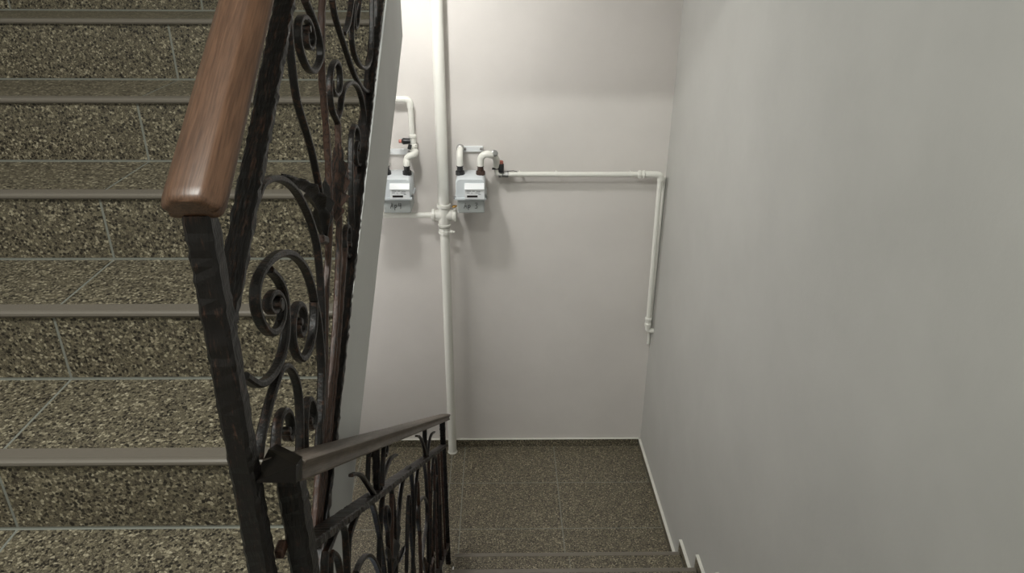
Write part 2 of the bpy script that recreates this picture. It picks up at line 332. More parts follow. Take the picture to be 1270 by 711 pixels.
TRACE_L = {
    'newel': [(0.733, -0.618), (0.763, -0.804)],
    'subbar': [(0.818, -0.793), (1.175, -1.03), (1.99, -1.591), (2.874, -2.207)],
    'endpost': [(2.887, -2.072), (2.843, -3.002)],
    'f1l': [(1.043, -0.865), (1.079, -0.89), (1.121, -0.926), (1.159, -0.982), (1.218, -1.061)],
    'f1r': [(1.523, -1.197), (1.433, -1.134), (1.368, -1.116), (1.284, -1.101)],
    'f1post': [(1.308, -1.003), (1.267, -1.087)],
    'f2l': [(1.912, -1.43), (1.987, -1.486), (2.061, -1.562), (2.124, -1.677)],
    'f2r': [(2.449, -1.812), (2.334, -1.734), (2.244, -1.701), (2.17, -1.713)],
    'leafB1': [(1.352, -1.427), (1.422, -1.413), (1.483, -1.39), (1.529, -1.366)],
    'leafB2': [(1.383, -1.428), (1.341, -1.359), (1.329, -1.314)],
    'leafB3': [(1.402, -1.454), (1.504, -1.525), (1.581, -1.563)],
    'leafD1': [(2.071, -2.186), (2.141, -2.192), (2.261, -2.267)],
    'leafD2': [(1.981, -2.091), (1.974, -2.041), (1.925, -1.952)],
    'f2post': [(2.184, -1.588), (2.148, -1.692)],
    'A0': [(0.825, -0.869), (0.846, -0.872), (0.882, -0.871), (0.928, -0.881), (0.955, -0.895), (0.978, -0.918), (0.985, -0.945), (0.979, -0.98), (0.953, -1.004)],
    'A1': [(0.948, -0.999), (0.986, -0.982), (1.04, -0.97), (1.102, -0.994), (1.165, -1.03), (1.195, -1.052), (1.232, -1.111), (1.248, -1.174), (1.264, -1.242), (1.286, -1.357)],
    'A1i': [(1.022, -1.077), (1.057, -1.087), (1.118, -1.126), (1.165, -1.179), (1.202, -1.244), (1.218, -1.284)],
    'A0r': [(0.851, -0.897), (0.879, -0.891), (0.899, -0.9), (0.922, -0.935), (0.924, -0.974)],
    'B1': [(1.218, -1.284), (1.266, -1.211), (1.329, -1.161), (1.367, -1.165), (1.419, -1.2), (1.452, -1.256), (1.466, -1.313), (1.442, -1.406), (1.404, -1.482)],
    'Br': [(1.357, -1.297), (1.336, -1.24), (1.347, -1.218), (1.377, -1.229), (1.399, -1.271), (1.392, -1.3), (1.348, -1.288), (1.347, -1.318), (1.351, -1.369), (1.333, -1.406)],
    'B2': [(1.415, -1.493), (1.464, -1.428), (1.54, -1.379), (1.604, -1.36), (1.689, -1.384), (1.756, -1.419), (1.784, -1.451), (1.805, -1.524), (1.791, -1.624), (1.75, -1.707), (1.689, -1.782)],
    'spear': [(1.489, -1.309), (1.462, -1.398), (1.415, -1.493)],
    'C1': [(1.573, -1.66), (1.639, -1.568), (1.701, -1.486), (1.727, -1.498), (1.736, -1.548), (1.688, -1.599), (1.705, -1.656), (1.728, -1.752)],
    'C2': [(1.756, -1.696), (1.815, -1.626), (1.887, -1.583), (1.966, -1.582), (2.056, -1.63), (2.119, -1.687), (2.149, -1.822), (2.143, -1.971), (2.047, -2.162)],
    'Cr': [(1.901, -1.825), (1.846, -1.717), (1.877, -1.681), (2.043, -1.777), (2.146, -1.896), (2.106, -1.976), (1.937, -1.927), (1.842, -1.944)],
    'D1': [(2.094, -2.211), (2.218, -2.039), (2.315, -1.922), (2.405, -1.899), (2.501, -1.958), (2.537, -2.064), (2.476, -2.277), (2.396, -2.53)],
    'D2': [(2.221, -2.345), (2.326, -2.139), (2.414, -2.047), (2.49, -2.068)],
    'D3': [(2.609, -2.305), (2.544, -2.434), (2.494, -2.634)],
}
# ================================================================== SETTING
def struct(name, vf, m, **kw): return obj(name, vf, m, kind='structure', **kw)
T = 0.12
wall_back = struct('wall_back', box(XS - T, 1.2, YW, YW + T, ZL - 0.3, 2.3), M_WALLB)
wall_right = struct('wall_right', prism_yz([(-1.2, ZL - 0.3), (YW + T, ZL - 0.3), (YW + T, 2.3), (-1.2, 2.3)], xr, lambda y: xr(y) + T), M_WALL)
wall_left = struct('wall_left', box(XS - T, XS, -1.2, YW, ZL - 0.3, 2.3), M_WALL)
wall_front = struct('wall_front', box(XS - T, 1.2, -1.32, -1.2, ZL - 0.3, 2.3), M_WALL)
ceiling = struct('ceiling', box(XS - T, 1.2, -1.3, YW + T, 2.3, 2.42), M_CEIL)
# lower landing: slab plus tiles
floor = struct('floor', box(XS, 1.0, 2.30, YW, ZL - 0.15, ZL - 0.0004), M_GROUT)
xj = [-1.60, -0.865, -0.300, -0.2209, 0.3447, 0.888]
yj = [2.31, 2.7272, 3.1063, 3.4854, 3.8345]
for i in range(5):
    for j in range(4):
        x1 = xj[i + 1] if i < 4 else xr(yj[j]) - 0.013
        obj('floor_tile', box(xj[i] + 0.0026, x1 - 0.0026, yj[j] + 0.0026, yj[j + 1] - 0.0026, ZL - 0.003, ZL), M_TERR, floor)
# landing the viewer stands on, and the landing above the lamp (its underside)
fl2 = struct('floor_landing', join(box(XS, -0.10, -1.2, Y0 - G, ZM - 0.15, ZM - 0.003), box(-0.10, 1.02 - 0.05, -1.2, YN1 - 10 * G2 - 0.0, ZM - 0.15, ZM - 0.003)), M_GROUT)
for i in range(4):
    for j in range(3):
        x0, x1 = XS + 0.012 + i * 0.565, min(XS + 0.012 + (i + 1) * 0.565, 0.95)
        y0, y1 = -1.19 + j * 0.44, -1.19 + (j + 1) * 0.44
        obj('floor_tile', box(x0 + 0.0015, x1 - 0.0015, y0 + 0.0015, y1 - 0.0015, ZM - 0.003, ZM), M_TERR, fl2)
YT = Y0 + 6 * G; ZT = Z0 + 7 * RS
fl3 = struct('ceiling_landing', box(XS, xr(YT) - 0.002, YT + 0.012, YW - 0.001, ZT - 0.10, ZT), M_CEIL)

win = struct('added_window_1', join(box(XS + 0.001, XS + 0.04, 2.62, 2.66, -2.2, -1.3), box(XS + 0.001, XS + 0.04, 3.54, 3.58, -2.2, -1.3), box(XS + 0.001, XS + 0.04, 2.66, 3.54, -1.34, -1.3),
                               box(XS + 0.001, XS + 0.04, 2.66, 3.54, -2.2, -2.16), box(XS + 0.001, XS + 0.04, 3.08, 3.12, -2.16, -1.34)), M_WHITE)  # invented window on the unseen left wall, stands behind the fill light
for a in (2.66, 3.12): obj('added_pane', box(XS + 0.012, XS + 0.018, a, a + 0.42, -2.16, -1.34), M_FILLPANE, win)  # glowing panes, added as extra fill for the lower landing
# skirting
def caulk_strip(x0, x1, y0, y1, z, parent): return obj('caulk_line', box(x0, x1, y0, y1, z, z + 0.0035, 0.0012), M_CAULK, parent)
ZS = 0.0534
bb = struct('baseboard_back', box(XS, xr(YW) - 0.001, YW - 0.004, YW - 0.0005, ZL, ZL + ZS - 0.002), M_GROUT)
for a, b in zip([-1.60, -0.865, -0.30, 0.265], [-0.865, -0.30, 0.265, 0.885]):
    obj('skirting_tile', box(a + 0.001, b - 0.001, YW - 0.012, YW - 0.004, ZL, ZL + ZS), M_TERR, bb)
caulk_strip(-1.60, 0.888, YW - 0.0135, YW, ZL + ZS, bb)
br = struct('baseboard_right', prism_yz([(YN1 + 0.03, ZL), (YW - 0.013, ZL), (YW - 0.013, ZL + ZS - 0.002), (YN1 + 0.03, ZL + ZS - 0.002)], lambda y: xr(y) - 0.004, lambda y: xr(y) - 0.0005), M_GROUT)
def prism_skirt(poly, parent, name='skirting_tile', m=None, dx=0.012): return obj(name, prism_yz(poly, lambda y: xr(y) - dx, lambda y: xr(y) - 0.0003), m or M_TERR, parent)
for a, b in ((YN1 + 0.032, 3.1063), (3.1063, 3.4854), (3.4854, YW - 0.013)):
    prism_skirt([(a + 0.001, ZL), (b - 0.001, ZL), (b - 0.001, ZL + ZS), (a + 0.001, ZL + ZS)], br)
def wall_caulk(y0, y1, z, parent): return obj('caulk_line', prism_yz([(y0, z), (y1, z), (y1, z + 0.0035), (y0, z + 0.0035)], lambda y: xr(y) - 0.0155, lambda y: xr(y) - 0.0003), M_CAULK, parent)
wall_caulk(YN1 + 0.035, YW - 0.0135, ZL + ZS, br)
for k in range(10):      # stepped skirting beside the flight going down
    yk = YN1 - k * G2; zt = ZL + (k + 1) * RS2
    prism_skirt([(yk + 0.032, zt - RS2), (yk + 0.032, zt + ZS), (yk + 0.004, zt + ZS), (yk + 0.004, zt - RS2)], br)
    prism_skirt([(yk + 0.003, zt), (yk + 0.003, zt + ZS), (yk - G2 + 0.034, zt + ZS), (yk - G2 + 0.034, zt)], br)
    wall_caulk(yk - G2 + 0.036, yk + 0.031, zt + ZS, br)
bl = struct('baseboard_left', prism_yz([(2.35, ZL), (YW - 0.013, ZL), (YW - 0.013, ZL + ZS), (2.35, ZL + ZS)], XS + 0.001, XS + 0.011), M_TERR)
for k in range(-1, 6):
    yk = Y0 + k * G; zt = Z0 + (k + 1) * RS
    obj('skirting_tile', box(XS + 0.001, XS + 0.011, yk - 0.03, yk - 0.004, zt - RS + ZS + 0.001, zt + ZS), M_TERR, bl)
    obj('skirting_tile', box(XS + 0.001, XS + 0.011, yk - 0.002, yk + G - 0.006, zt, zt + ZS), M_TERR, bl)

# ================================================================== STAIRS
def xru(y): return xs(y) - 0.006      # right end of the treads of the flight going up
XJ = -0.9349
up = thing('staircase', 'speckled brown terrazzo stair flight rising beside the black scroll railing, with a grey painted side', 'stairs', (-0.85, Y0 - G, ZM))
for k in range(-1, 7):
    yk = Y0 + k * G; zb = Z0 + k * RS; zt = zb + RS
    y2 = yk + G if k < 6 else yk + 0.012
    XR_U = xru(yk + G)
    st = obj('step', join(box(XS + 0.012, XR_U, yk + 0.0010, y2 + 0.0012, zb - 0.03, zt - 0.0010)), M_GROUT, up)
    gp = 0.0030
    for a, b in ((XS + 0.013, -1.535 - gp), (-1.535 + gp, XJ - gp), (XJ + gp, XR_U)):
        obj('riser_tile', box(a, b, yk, yk + 0.008, zb + 0.0045, zt - 0.010), M_TERR, st)
        if k < 6: obj('tread_tile', box(a, b, yk + 0.034, y2 - 0.0045, zt - 0.006, zt), M_TERR, st)
    prof = [(yk - 0.006, zt - 0.0105), (yk - 0.0085, zt - 0.006), (yk - 0.008, zt - 0.001), (yk - 0.004, zt + 0.002), (yk + 0.001, zt + 0.0028), (yk + 0.004, zt + 0.0012),
            (yk + 0.033, zt + 0.0010), (yk + 0.033, zt - 0.006), (yk + 0.002, zt - 0.006), (yk + 0.002, zt - 0.0105)]
    obj('nosing_strip', prism_yz(prof, XS + 0.013, XR_U), M_NOSING, st)
# stringer with flat outer face
def topz(y): return -0.988 + (y - 1.076) * 0.606
def botz(y): return -1.227 + (y - 1.171) * 0.5595
obj('stringer', prism_yz([(0.845, topz(0.845)), (YT + 0.01, topz(YT + 0.01)), (YT + 0.01, botz(YT + 0.01)), (0.845, max(botz(0.845), -1.36))], lambda y: xs(y) - 0.0055, xs), M_STRINGER, up, label='grey painted stringer')
obj('soffit', prism_yz([(0.845, botz(0.845) + 0.08), (YT, botz(YT) + 0.08), (YT, botz(YT)), (0.845, botz(0.845))], XS + 0.001, lambda y: xs(y) - 0.006), M_CEIL, up)

XLW = -0.226
dn = thing('staircase', 'speckled terrazzo stair flight going down along the right wall, only its lowest treads in view', 'stairs', (0.33, YN1, ZL))
for k in range(11):
    yk = YN1 - k * G2; zt = ZL + (k + 1) * RS2; zb = zt - RS2
    xe = xr(yk) - 0.016
    if k < 10:
        st = obj('step', box(XLW + 0.004, xe, yk - G2 - 0.002, yk - 0.0012, max(zb - 0.05, ZL), zt - 0.0012), M_GROUT, dn)
        obj('tread_tile', box(XLW, 0.3447 - 0.0015, yk - G2 + 0.0, yk - 0.017, zt - 0.006, zt), M_TERR, st)
        obj('tread_tile', box(0.3447 + 0.0015, xe, yk - G2 + 0.0, yk - 0.017, zt - 0.006, zt), M_TERR, st)
    else:
        st = obj('step', box(XLW + 0.004, xe, yk - 0.05, yk - 0.008, zb - 0.05, zt - 0.006), M_GROUT, dn)
    for a, b in ((XLW, 0.3447 - 0.002), (0.3447 + 0.002, xe)):
        obj('riser_tile', box(a, b, yk - 0.008, yk, zb + 0.003, zt - 0.010), M_TERR, st)
    prof = [(yk + 0.006, zt - 0.0105), (yk + 0.0085, zt - 0.006), (yk + 0.008, zt - 0.001), (yk + 0.004, zt + 0.002), (yk - 0.001, zt + 0.0028), (yk - 0.004, zt + 0.0012),
            (yk - 0.016, zt + 0.0010), (yk - 0.016, zt - 0.006), (yk - 0.002, zt - 0.006), (yk - 0.002, zt - 0.0105)]
    obj('nosing_strip', prism_yz(prof, XLW, xe), M_NOSING, st)
def lz(y): return ZL + RS2 + (YN1 - y) * RS2 / G2
obj('stringer', prism_yz([(YN1 - 0.02, ZL), (YN1 - 0.02, lz(YN1) - 0.06), (YN1 - 10 * G2 + 0.01, lz(YN1 - 10 * G2) - 0.06 - 0.0), (YN1 - 10 * G2 + 0.01, lz(YN1 - 10 * G2) - 0.42), (YN1 - 0.62, ZL)], XLW - 0.010, XLW - 0.001), M_STRINGER, dn, label='grey painted stringer')

# ================================================================== RAILINGS
def P2(L): return [Vector(p) for p in L]
def round_profile(hw, h):
    # (x, z) loop: domed top, shallow groove on each side, rounded foot
    half = [(0.0, h), (hw * 0.40, h * 0.99), (hw * 0.54, h * 0.95), (hw * 0.64, h * 0.88), (hw * 0.90, h * 0.60), (hw * 0.98, h * 0.50), (hw, h * 0.43), (hw * 0.94, h * 0.38), (hw * 0.86, h * 0.35),
            (hw * 0.84, h * 0.27), (hw * 0.90, h * 0.20), (hw * 0.90, h * 0.06), (hw * 0.80, 0.0)]
    return half + [(-x, z) for x, z in reversed(half[1:])]
def ridge_profile(hw, h):
    # flat top with a crisp edge, coved sides, bead at the foot
    half = [(0.0, h), (hw * 0.60, h * 0.97), (hw * 0.93, h * 0.90), (hw, h * 0.84), (hw * 0.99, h * 0.76), (hw * 0.88, h * 0.62), (hw * 0.80, h * 0.46), (hw * 0.80, h * 0.32),
            (hw * 0.86, h * 0.22), (hw * 0.90, h * 0.12), (hw * 0.86, h * 0.03), (hw * 0.76, 0.0)]
    return half + [(-x, z) for x, z in reversed(half[1:])]
def handrail(p, q, hw, h, plane, m, parent, end=0.012, prof_fn=round_profile, k0=0.80):
    """p, q: (y,z) of the underside; ends rounded over by short inset rings"""
    p, q = Vector(p), Vector(q); t = (q - p).normalized(); n = Vector((-t.y, t.x)); Lg = (q - p).length
    prof = prof_fn(hw, h); rings = []
    S_ = [(0.0, k0), (end * 0.14, k0 + (1 - k0) * 0.5), (end * 0.4, k0 + (1 - k0) * 0.82), (end, 1.0)] + [(s, 1.0) for s in [end + (Lg - 2 * end) * i / 24 for i in range(1, 24)]] + [(Lg - end, 1.0), (Lg - end * 0.4, 0.96), (Lg - end * 0.12, 0.90), (Lg, 0.80)]
    for s, k in S_:
        c = p + t * s
        rings.append([((plane(c.x) if callable(plane) else plane) + x * k, (c + n * (h * 0.5 + (z - h * 0.5) * k)).x, (c + n * (h * 0.5 + (z - h * 0.5) * k)).y) for x, z in prof])
    V, F = loft(rings)
    return obj('handrail', (V, F), m, parent, smooth=38)

def hammered_post(p, q, plane, w, d, m, parent, name, seed=1, ham=0.11):
    path = line2(p, q, 0.009)
    return obj(name, bar_sweep(path, plane, w, d, hammer=ham, ch=0.14, seed=seed), m, parent)

def leaf(path, plane, width, m, parent, lobes=4, seed=0):
    """acanthus leaf along a (y,z) path: scalloped blade lying across the bar, folded along a raised midrib"""
    n = len(path); rings = []
    for i, p in enumerate(path):
        t = (path[min(i + 1, n - 1)] - path[max(i - 1, 0)]).normalized(); nr = Vector((-t.y, t.x)); s = i / (n - 1)
        if nr.x > 0: nr = -nr
        env = max(0.05, math.sin(math.pi * (0.14 + 0.84 * s)) ** 0.7)
        ph = (s * lobes) % 1.0
        scal = 0.50 + 0.50 * (ph if ph < 0.8 else (1 - ph) * 4)
        hw = width / 2 * env * scal
        x0 = plane(p.x) if callable(plane) else plane
        row = []
        for u in (-1, -0.7, -0.4, 0, 0.4, 0.7, 1):
            rip = 0.0025 * math.cos(u * 11.0)
            q = p + nr * (0.009 * env - 0.010 * abs(u) * env + rip) - t * abs(u) * width * 0.22
            row.append((x0 + u * hw, q.x, q.y))
        back = [(x, y - nr.x * 0.0022, z - nr.y * 0.0022) for x, y, z in reversed(row)]
        rings.append(row + back)
    return obj('leaf', loft(rings), m, parent, smooth=50)

def coil_end(c, plane, r, d, m, parent):
    x0 = plane(c[0]) if callable(plane) else plane
    return obj('coil', lathe((x0 - d / 2, c[0], c[1]), (1, 0, 0), [(0, r * 0.8), (d * 0.12, r), (d * 0.88, r), (d, r * 0.8)], 18), m, parent, smooth=40)

# ---------------- railing of the flight going up
ru = thing('stair_railing', 'black wrought iron scroll railing with an orange-brown wooden handrail, on the flight going up', 'railing', (xu(0.70), 0.70, ZM))
U = TRACE_U
handrail((0.708, -0.262), (2.40, -0.262 + (2.40 - 0.708) * 0.65), 0.032, 0.037, lambda y: xu(y) - 0.002, M_WOOD, ru, 0.016, round_profile, 0.72)
hammered_post((0.716, -0.255), (0.694, ZM), xu, 0.029, 0.029, M_IRONPOST, ru, 'newel_post', 3, 0.07)
tdir = Vector((0.372, 0.263)).normalized()
hammered_post(Vector((0.722, -0.389)), Vector((0.722, -0.389)) + tdir * 1.9, xu, 0.012, 0.028, M_IRONUP, ru, 'top_bar', 5)
hammered_post(Vector((0.72, -1.075)), Vector((2.36, 0.002)), xu, 0.012, 0.028, M_IRONUP, ru, 'bottom_bar', 6)
WD = dict(a=(.008, .012), b=(.008, .013), c=(.008, .012), d=(.008, .012), e=(.008, .012), e2=(.007, .011), f=(.008, .012), g=(.008, .012), h=(.008, .012),
          arch=(.009, .013), bigs=(.010, .014), bar=(.010, .014), ring=(.010, .014), arch2=(.009, .013), r1=(.009, .014), r2=(.009, .014))
for key, (w_, d_) in WD.items():
    pth = smooth_path(U[key], 0.007)
    s = obj('scroll', bar_sweep(pth, xu, w_, d_, taper=spiral_taper if key in ('b', 'bigs', 'ring', 'r1', 'r2', 'f', 'g', 'h') else None, ch=0.25), M_IRON, ru, smooth=35)
    if key in ('b', 'bigs', 'ring', 'r1', 'r2', 'h'):
        coil_end((pth[-1].x, pth[-1].y), xu, 0.0065 if key != 'bigs' else 0.010, d_ * 1.15, M_IRON, s)
for key, w_, d_, sd in (('stem1', .010, .012, 11), ('stem2', .010, .012, 12), ('stem3', .010, .012, 13), ('stem4', .009, .011, 14)):
    obj('baluster', bar_sweep(smooth_path(U[key], 0.012), xu, w_, d_, hammer=0.12, seed=sd), M_COPPER, ru, label='copper-brushed hammered baluster')
for key, wd, mm, nl in (('leaf1', .062, M_COPPER, 5), ('leaf2', .044, M_IRON, 5), ('leaf3', .040, M_IRON, 3), ('leaf4', .034, M_COPPER, 3)):
    leaf(smooth_path(U[key], 0.004), xu, wd, mm, ru, nl)
obj('collar', bar_sweep(line2(U['collar'][0], U['collar'][1], 0.01), xu, 0.014, 0.018), M_IRON, ru)

# ---------------- railing of the flight going down
rl = thing('stair_railing', 'black wrought iron railing with a grey-brown wooden handrail, on the flight going down', 'railing', (XL, 0.75, lz(0.75)))
Lr = TRACE_L
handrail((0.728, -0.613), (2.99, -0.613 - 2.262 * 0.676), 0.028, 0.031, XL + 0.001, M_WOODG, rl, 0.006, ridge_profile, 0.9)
obj('end_cap', hexa([(-0.2955, 0.700, -0.590), (-0.2445, 0.703, -0.594), (-0.2445, 0.728, -0.608), (-0.2955, 0.792, -0.642),
                     (-0.2955, 0.768, -0.594), (-0.2445, 0.712, -0.5745), (-0.2430, 0.735, -0.580), (-0.2955, 0.800, -0.610)]), M_WOODEND, rl, label='dark end of the wooden handrail')
hammered_post((0.760, -0.625), (0.760, lz(0.76) - 0.02), XL, 0.036, 0.031, M_IRONPOST, rl, 'newel_post', 21, 0.07)
hammered_post((2.865, -2.045), (2.865, ZL), XL, 0.024, 0.026, M_IRONPOST, rl, 'newel_post', 22)
def sbz(y): return -0.793 - 0.688 * (y - 0.818)
hammered_post((0.765, sbz(0.765)), (2.862, sbz(2.862)), XL, 0.014, 0.031, M_IRONDOWN, rl, 'top_bar', 23)
hammered_post((0.765, sbz(0.765) - 0.62), (2.862, sbz(2.862) - 0.62), XL, 0.012, 0.028, M_IRONDOWN, rl, 'bottom_bar', 24)
DROP = Vector((-0.02, -0.34))
def extended(key, head=False, tail=True):
    p = [Vector(q) for q in Lr[key]]
    if tail and p[-1].y > sbz(p[-1].x) - 0.60: p.append(Vector((p[-1].x - 0.03, sbz(p[-1].x - 0.03) - 0.62)))
    if head: p.insert(0, Vector((p[0].x - 0.03, sbz(p[0].x - 0.03) - 0.62)))
    return p
for key, w_, d_, hd, tl in (('A0', .008, .012, True, True), ('A1', .008, .012, True, True), ('A1i', .008, .012, False, False), ('A0r', .008, .012, True, False), ('B1', .008, .012, False, True), ('Br', .007, .011, False, True),
                    ('B2', .008, .012, False, False), ('C1', .007, .011, False, True), ('C2', .008, .012, False, True), ('Cr', .008, .012, False, True), ('D1', .007, .011, False, True), ('D2', .007, .011, True, False), ('D3', .007, .011, False, True)):
    obj('scroll', bar_sweep(smooth_path(extended(key, hd, tl), 0.010), XL, w_, d_, ch=0.25), M_IRON, rl, smooth=35)
for key in ('f1l', 'f1r', 'f2l', 'f2r'):
    obj('tendril', bar_sweep(smooth_path(Lr[key], 0.006), XL + 0.006, .010, .011, taper=lambda t: 0.6 + 0.4 * t), M_IRON, rl, smooth=35)
def railz(y): return -0.613 - 0.676 * (y - 0.728)
for yc in (1.275, 2.15):
    obj('picket', bar_sweep(line2((yc, sbz(yc)), (yc + 0.035, railz(yc + 0.035)), 0.01), XL, 0.014, 0.016, hammer=0.1, seed=2), M_IRON, rl)
for dx in (-0.016, 0.016):   # curls either side of the first picket
    obj('curl', bar_sweep(smooth_path([(1.26, -1.075), (1.285, -1.04), (1.31, -1.01), (1.345, -1.012), (1.355, -1.035), (1.335, -1.050), (1.318, -1.038)], 0.005), XL + dx, 0.008, 0.010), M_IRON, rl, smooth=35)
for key, wd, mm, nl in (('leafB1', .034, M_IRON, 4), ('leafB2', .026, M_IRON, 2), ('leafB3', .026, M_IRON, 2), ('leafD1', .035, M_COPPER, 2), ('leafD2', .03, M_COPPER, 2)):
    leaf(smooth_path(Lr[key], 0.006), XL, wd, mm, rl, nl)
for p, q in (((1.46, -1.24), (1.20, -1.67)), ((1.92, -1.62), (1.84, -2.11)), ((2.25, -1.79), (2.18, -2.34)), ((2.42, -1.95), (2.36, -2.46)), ((2.62, -2.05), (2.58, -2.62)), ((2.75, -2.14), (2.73, -2.72))):
    obj('baluster', bar_sweep(line2(p, q, 0.014), XL, 0.011, 0.012, hammer=0.12, seed=int(p[0] * 50)), M_COPPER, rl, label='copper-brushed hammered baluster')
# weld between the two newels
obj('weld', box(xu(0.7) + 0.010, XL - 0.012, 0.724, 0.746, -0.738, -0.724, 0.003), M_COPPER, ru, label='reddish weld joining the newels')

# ================================================================== GAS PIPES AND METERS
PY = YW - 0.060
def arc(c, r, a0, a1, u, v, n=8):
    c, u, v = Vector(c), Vector(u), Vector(v)
    return [c + (u * math.cos(a) + v * math.sin(a)) * r for a in (math.radians(a0 + (a1 - a0) * i / n) for i in range(n + 1))]
XV, ZX = -0.299, -1.367
gp_ = thing('gas_riser_pipe', 'thickest cream gas pipe with a cross fitting, running down the back wall to the floor', 'pipe', (XV, PY, ZL))
obj('upper_pipe', tube([(XV, PY, ZX + 0.06), (XV, PY, ZT - 0.105)], 0.030, 24), M_PIPE, gp_, smooth=40)
obj('lower_pipe', tube([(XV, PY, ZL + 0.002), (XV, PY, ZX - 0.10)], 0.0255, 24), M_PIPE, gp_, smooth=40)
cf = obj('cross_fitting', join(lathe((XV, PY, ZX - 0.065), (0, 0, 1), [(0, .032), (.012, .036), (.016, .030), (.045, .034), (.085, .034), (.11, .031), (.114, .038), (.128, .038), (.130, .031)], 24),
                               lathe((XV - 0.068, PY, ZX), (1, 0, 0), [(0, .026), (.003, .034), (.016, .034), (.020, .028), (.045, .032), (.091, .032), (.116, .028), (.120, .034), (.133, .034), (.136, .026)], 24)), M_PIPE, gp_, smooth=40)
obj('union_nut', lathe((XV, PY, ZX - 0.105), (0, 0, 1), [(0, .028), (.002, .034), (.016, .034), (.018, .030), (.030, .030), (.034, .033)], 10), M_PIPE, gp_, smooth=30)
obj('drain_plug', lathe((XV + 0.03, PY - 0.01, ZX - 0.092), (1, -0.2, 0), [(0, .009), (.016, .009), (.018, .006), (.026, .006)], 12), M_PIPE, gp_, smooth=40)
obj('floor_collar', lathe((XV, PY, ZL + 0.001), (0, 0, 1), [(0, .031), (.004, .030), (.006, .026)], 24), M_CAULK, gp_, smooth=40)
obj('branch_pipe', tube([(XV - 0.06, PY, ZX), (-0.66, PY, ZX)], 0.0150, 16), M_PIPE, gp_, smooth=40)
obj('test_cock', lathe((XV + 0.050, PY - 0.03, ZX + 0.058), (0.4, -0.3, 0.2), [(0, .006), (.012, .008), (.02, .007), (.022, .004), (.03, .004)], 10), M_BRASS, gp_, smooth=40)

def strokes(chars, x0, y, z0, h, parent, tilt=0.0):
    glyph = {'A': [[(0, 0), (.28, 1), (.5, 0)], [(.1, .4), (.44, .4)]], 'p': [[(0, .6), (0.03, -.35)], [(0, .5), (.25, .65), (.38, .42), (.2, .15), (.02, .2)]],
             '3': [[(0, .95), (.32, 1), (.42, .78), (.15, .55), (.42, .32), (.3, .02), (-.02, .05)]], '4': [[(.08, 1), (0, .45), (.42, .5)], [(.36, .95), (.3, -.05)]]}
    vfs = []; x = x0
    for ch in chars:
        if ch == ' ': x += h * 0.45; continue
        for st in glyph[ch]:
            vfs.append(tube([(x + a * h, y, z0 + b * h) for a, b in st], 0.0014, 6))
        x += h * 0.72
    return obj('lettering', join(*vfs), M_BLACK, parent, label='handwritten black marker letters')

def gas_meter(x0, text, tx, label, cm=None):
    """x0: left side of the body; front face towards -y"""
    yf, yb = YW - 0.215, YW - 0.045
    zt, zr, zb = -1.117, -1.222, -1.302
    W = 0.150
    t = thing('gas_meter', label, 'meter', (x0 + W / 2, (yf + yb) / 2, zb), 'grey gas meters on the back wall')
    # upper shell: shoulders chamfered
    poly = [(x0, zr), (x0 + W, zr), (x0 + W, zt - 0.018), (x0 + W - 0.010, zt - 0.003), (x0 + W - 0.02, zt), (x0 + 0.02, zt), (x0 + 0.010, zt - 0.003), (x0, zt - 0.018)]
    n = len(poly); c = Vector((x0 + W / 2, (zt + zr) / 2))
    rings = []
    for yy, k in ((yf + 0.000, 0.95), (yf + 0.006, 1.0), (yb - 0.006, 1.0), (yb, 0.95)):
        rings.append([(c.x + (px - c.x) * k, yy, (c.y + (pz - c.y) * k) if pz > zr else zr) for px, pz in poly])
    obj('upper_shell', loft(rings), M_METER, t, smooth=35)
    obj('lower_shell', box(x0 + 0.006, x0 + W - 0.004, yf + 0.006, yb - 0.006, zb, zr, 0.006), M_METERLOW, t, label='darker grey lower shell')
    obj('rim_band', box(x0 - 0.006, x0 + W + 0.006, yf - 0.006, yb + 0.004, zr - 0.007, zr + 0.006, 0.003), M_METER, t)
    # index housing with sloping hood
    ix0, ix1 = x0 + 0.046, x0 + W - 0.004
    hs = obj('index_housing', prism_x(ix0, ix1, [(yf + 0.004, zr + 0.004), (yf - 0.018, zr + 0.004), (yf - 0.018, zr + 0.056), (yf - 0.026, zr + 0.058), (yf - 0.008, zr + 0.082), (yf + 0.004, zr + 0.084)]), M_WHITE, t)
    obj('counter_window', box(ix0 + 0.012, ix0 + 0.066, yf - 0.0195, yf - 0.0170, zr + 0.014, zr + 0.024), M_DISPLAY, hs)
    obj('dial_print', join(*[box(ix0 + 0.010 + a, ix0 + 0.010 + a + b, yf - 0.0188, yf - 0.0178, zr + z_, zr + z_ + 0.0025) for a, b, z_ in ((0, .022, .046), (0.03, .012, .046), (0.05, .02, .044), (0, .015, .036), (.024, .006, .034), (.045, .024, .036), (.06, .012, .028))]), M_GREYTXT, hs)
    obj('hanger_clip', box(x0 + W + 0.002, x0 + W + 0.012, yf + 0.0, yf + 0.02, zr - 0.004, zr + 0.022, 0.003), M_ZINC, t)
    obj('hanger_clip', box(x0 - 0.012, x0 - 0.002, yf + 0.0, yf + 0.02, zr - 0.004, zr + 0.010, 0.003), M_ZINC, t)
    for dx, mm in ((0.020, M_BLACK), (0.126, cm or M_RUST)):
        obj('coupling', lathe((x0 + dx, (yf + yb) / 2, zt - 0.002), (0, 0, 1), [(0, .024), (.020, .023), (.022, .016), (.040, .015), (.044, .018), (.048, .018)], 8), mm, t, smooth=25, label='rusty brown coupling' if mm == M_RUST else 'black coupling')
    strokes(text, tx, yf + 0.0048, zb + 0.026, 0.030, t)
    return t
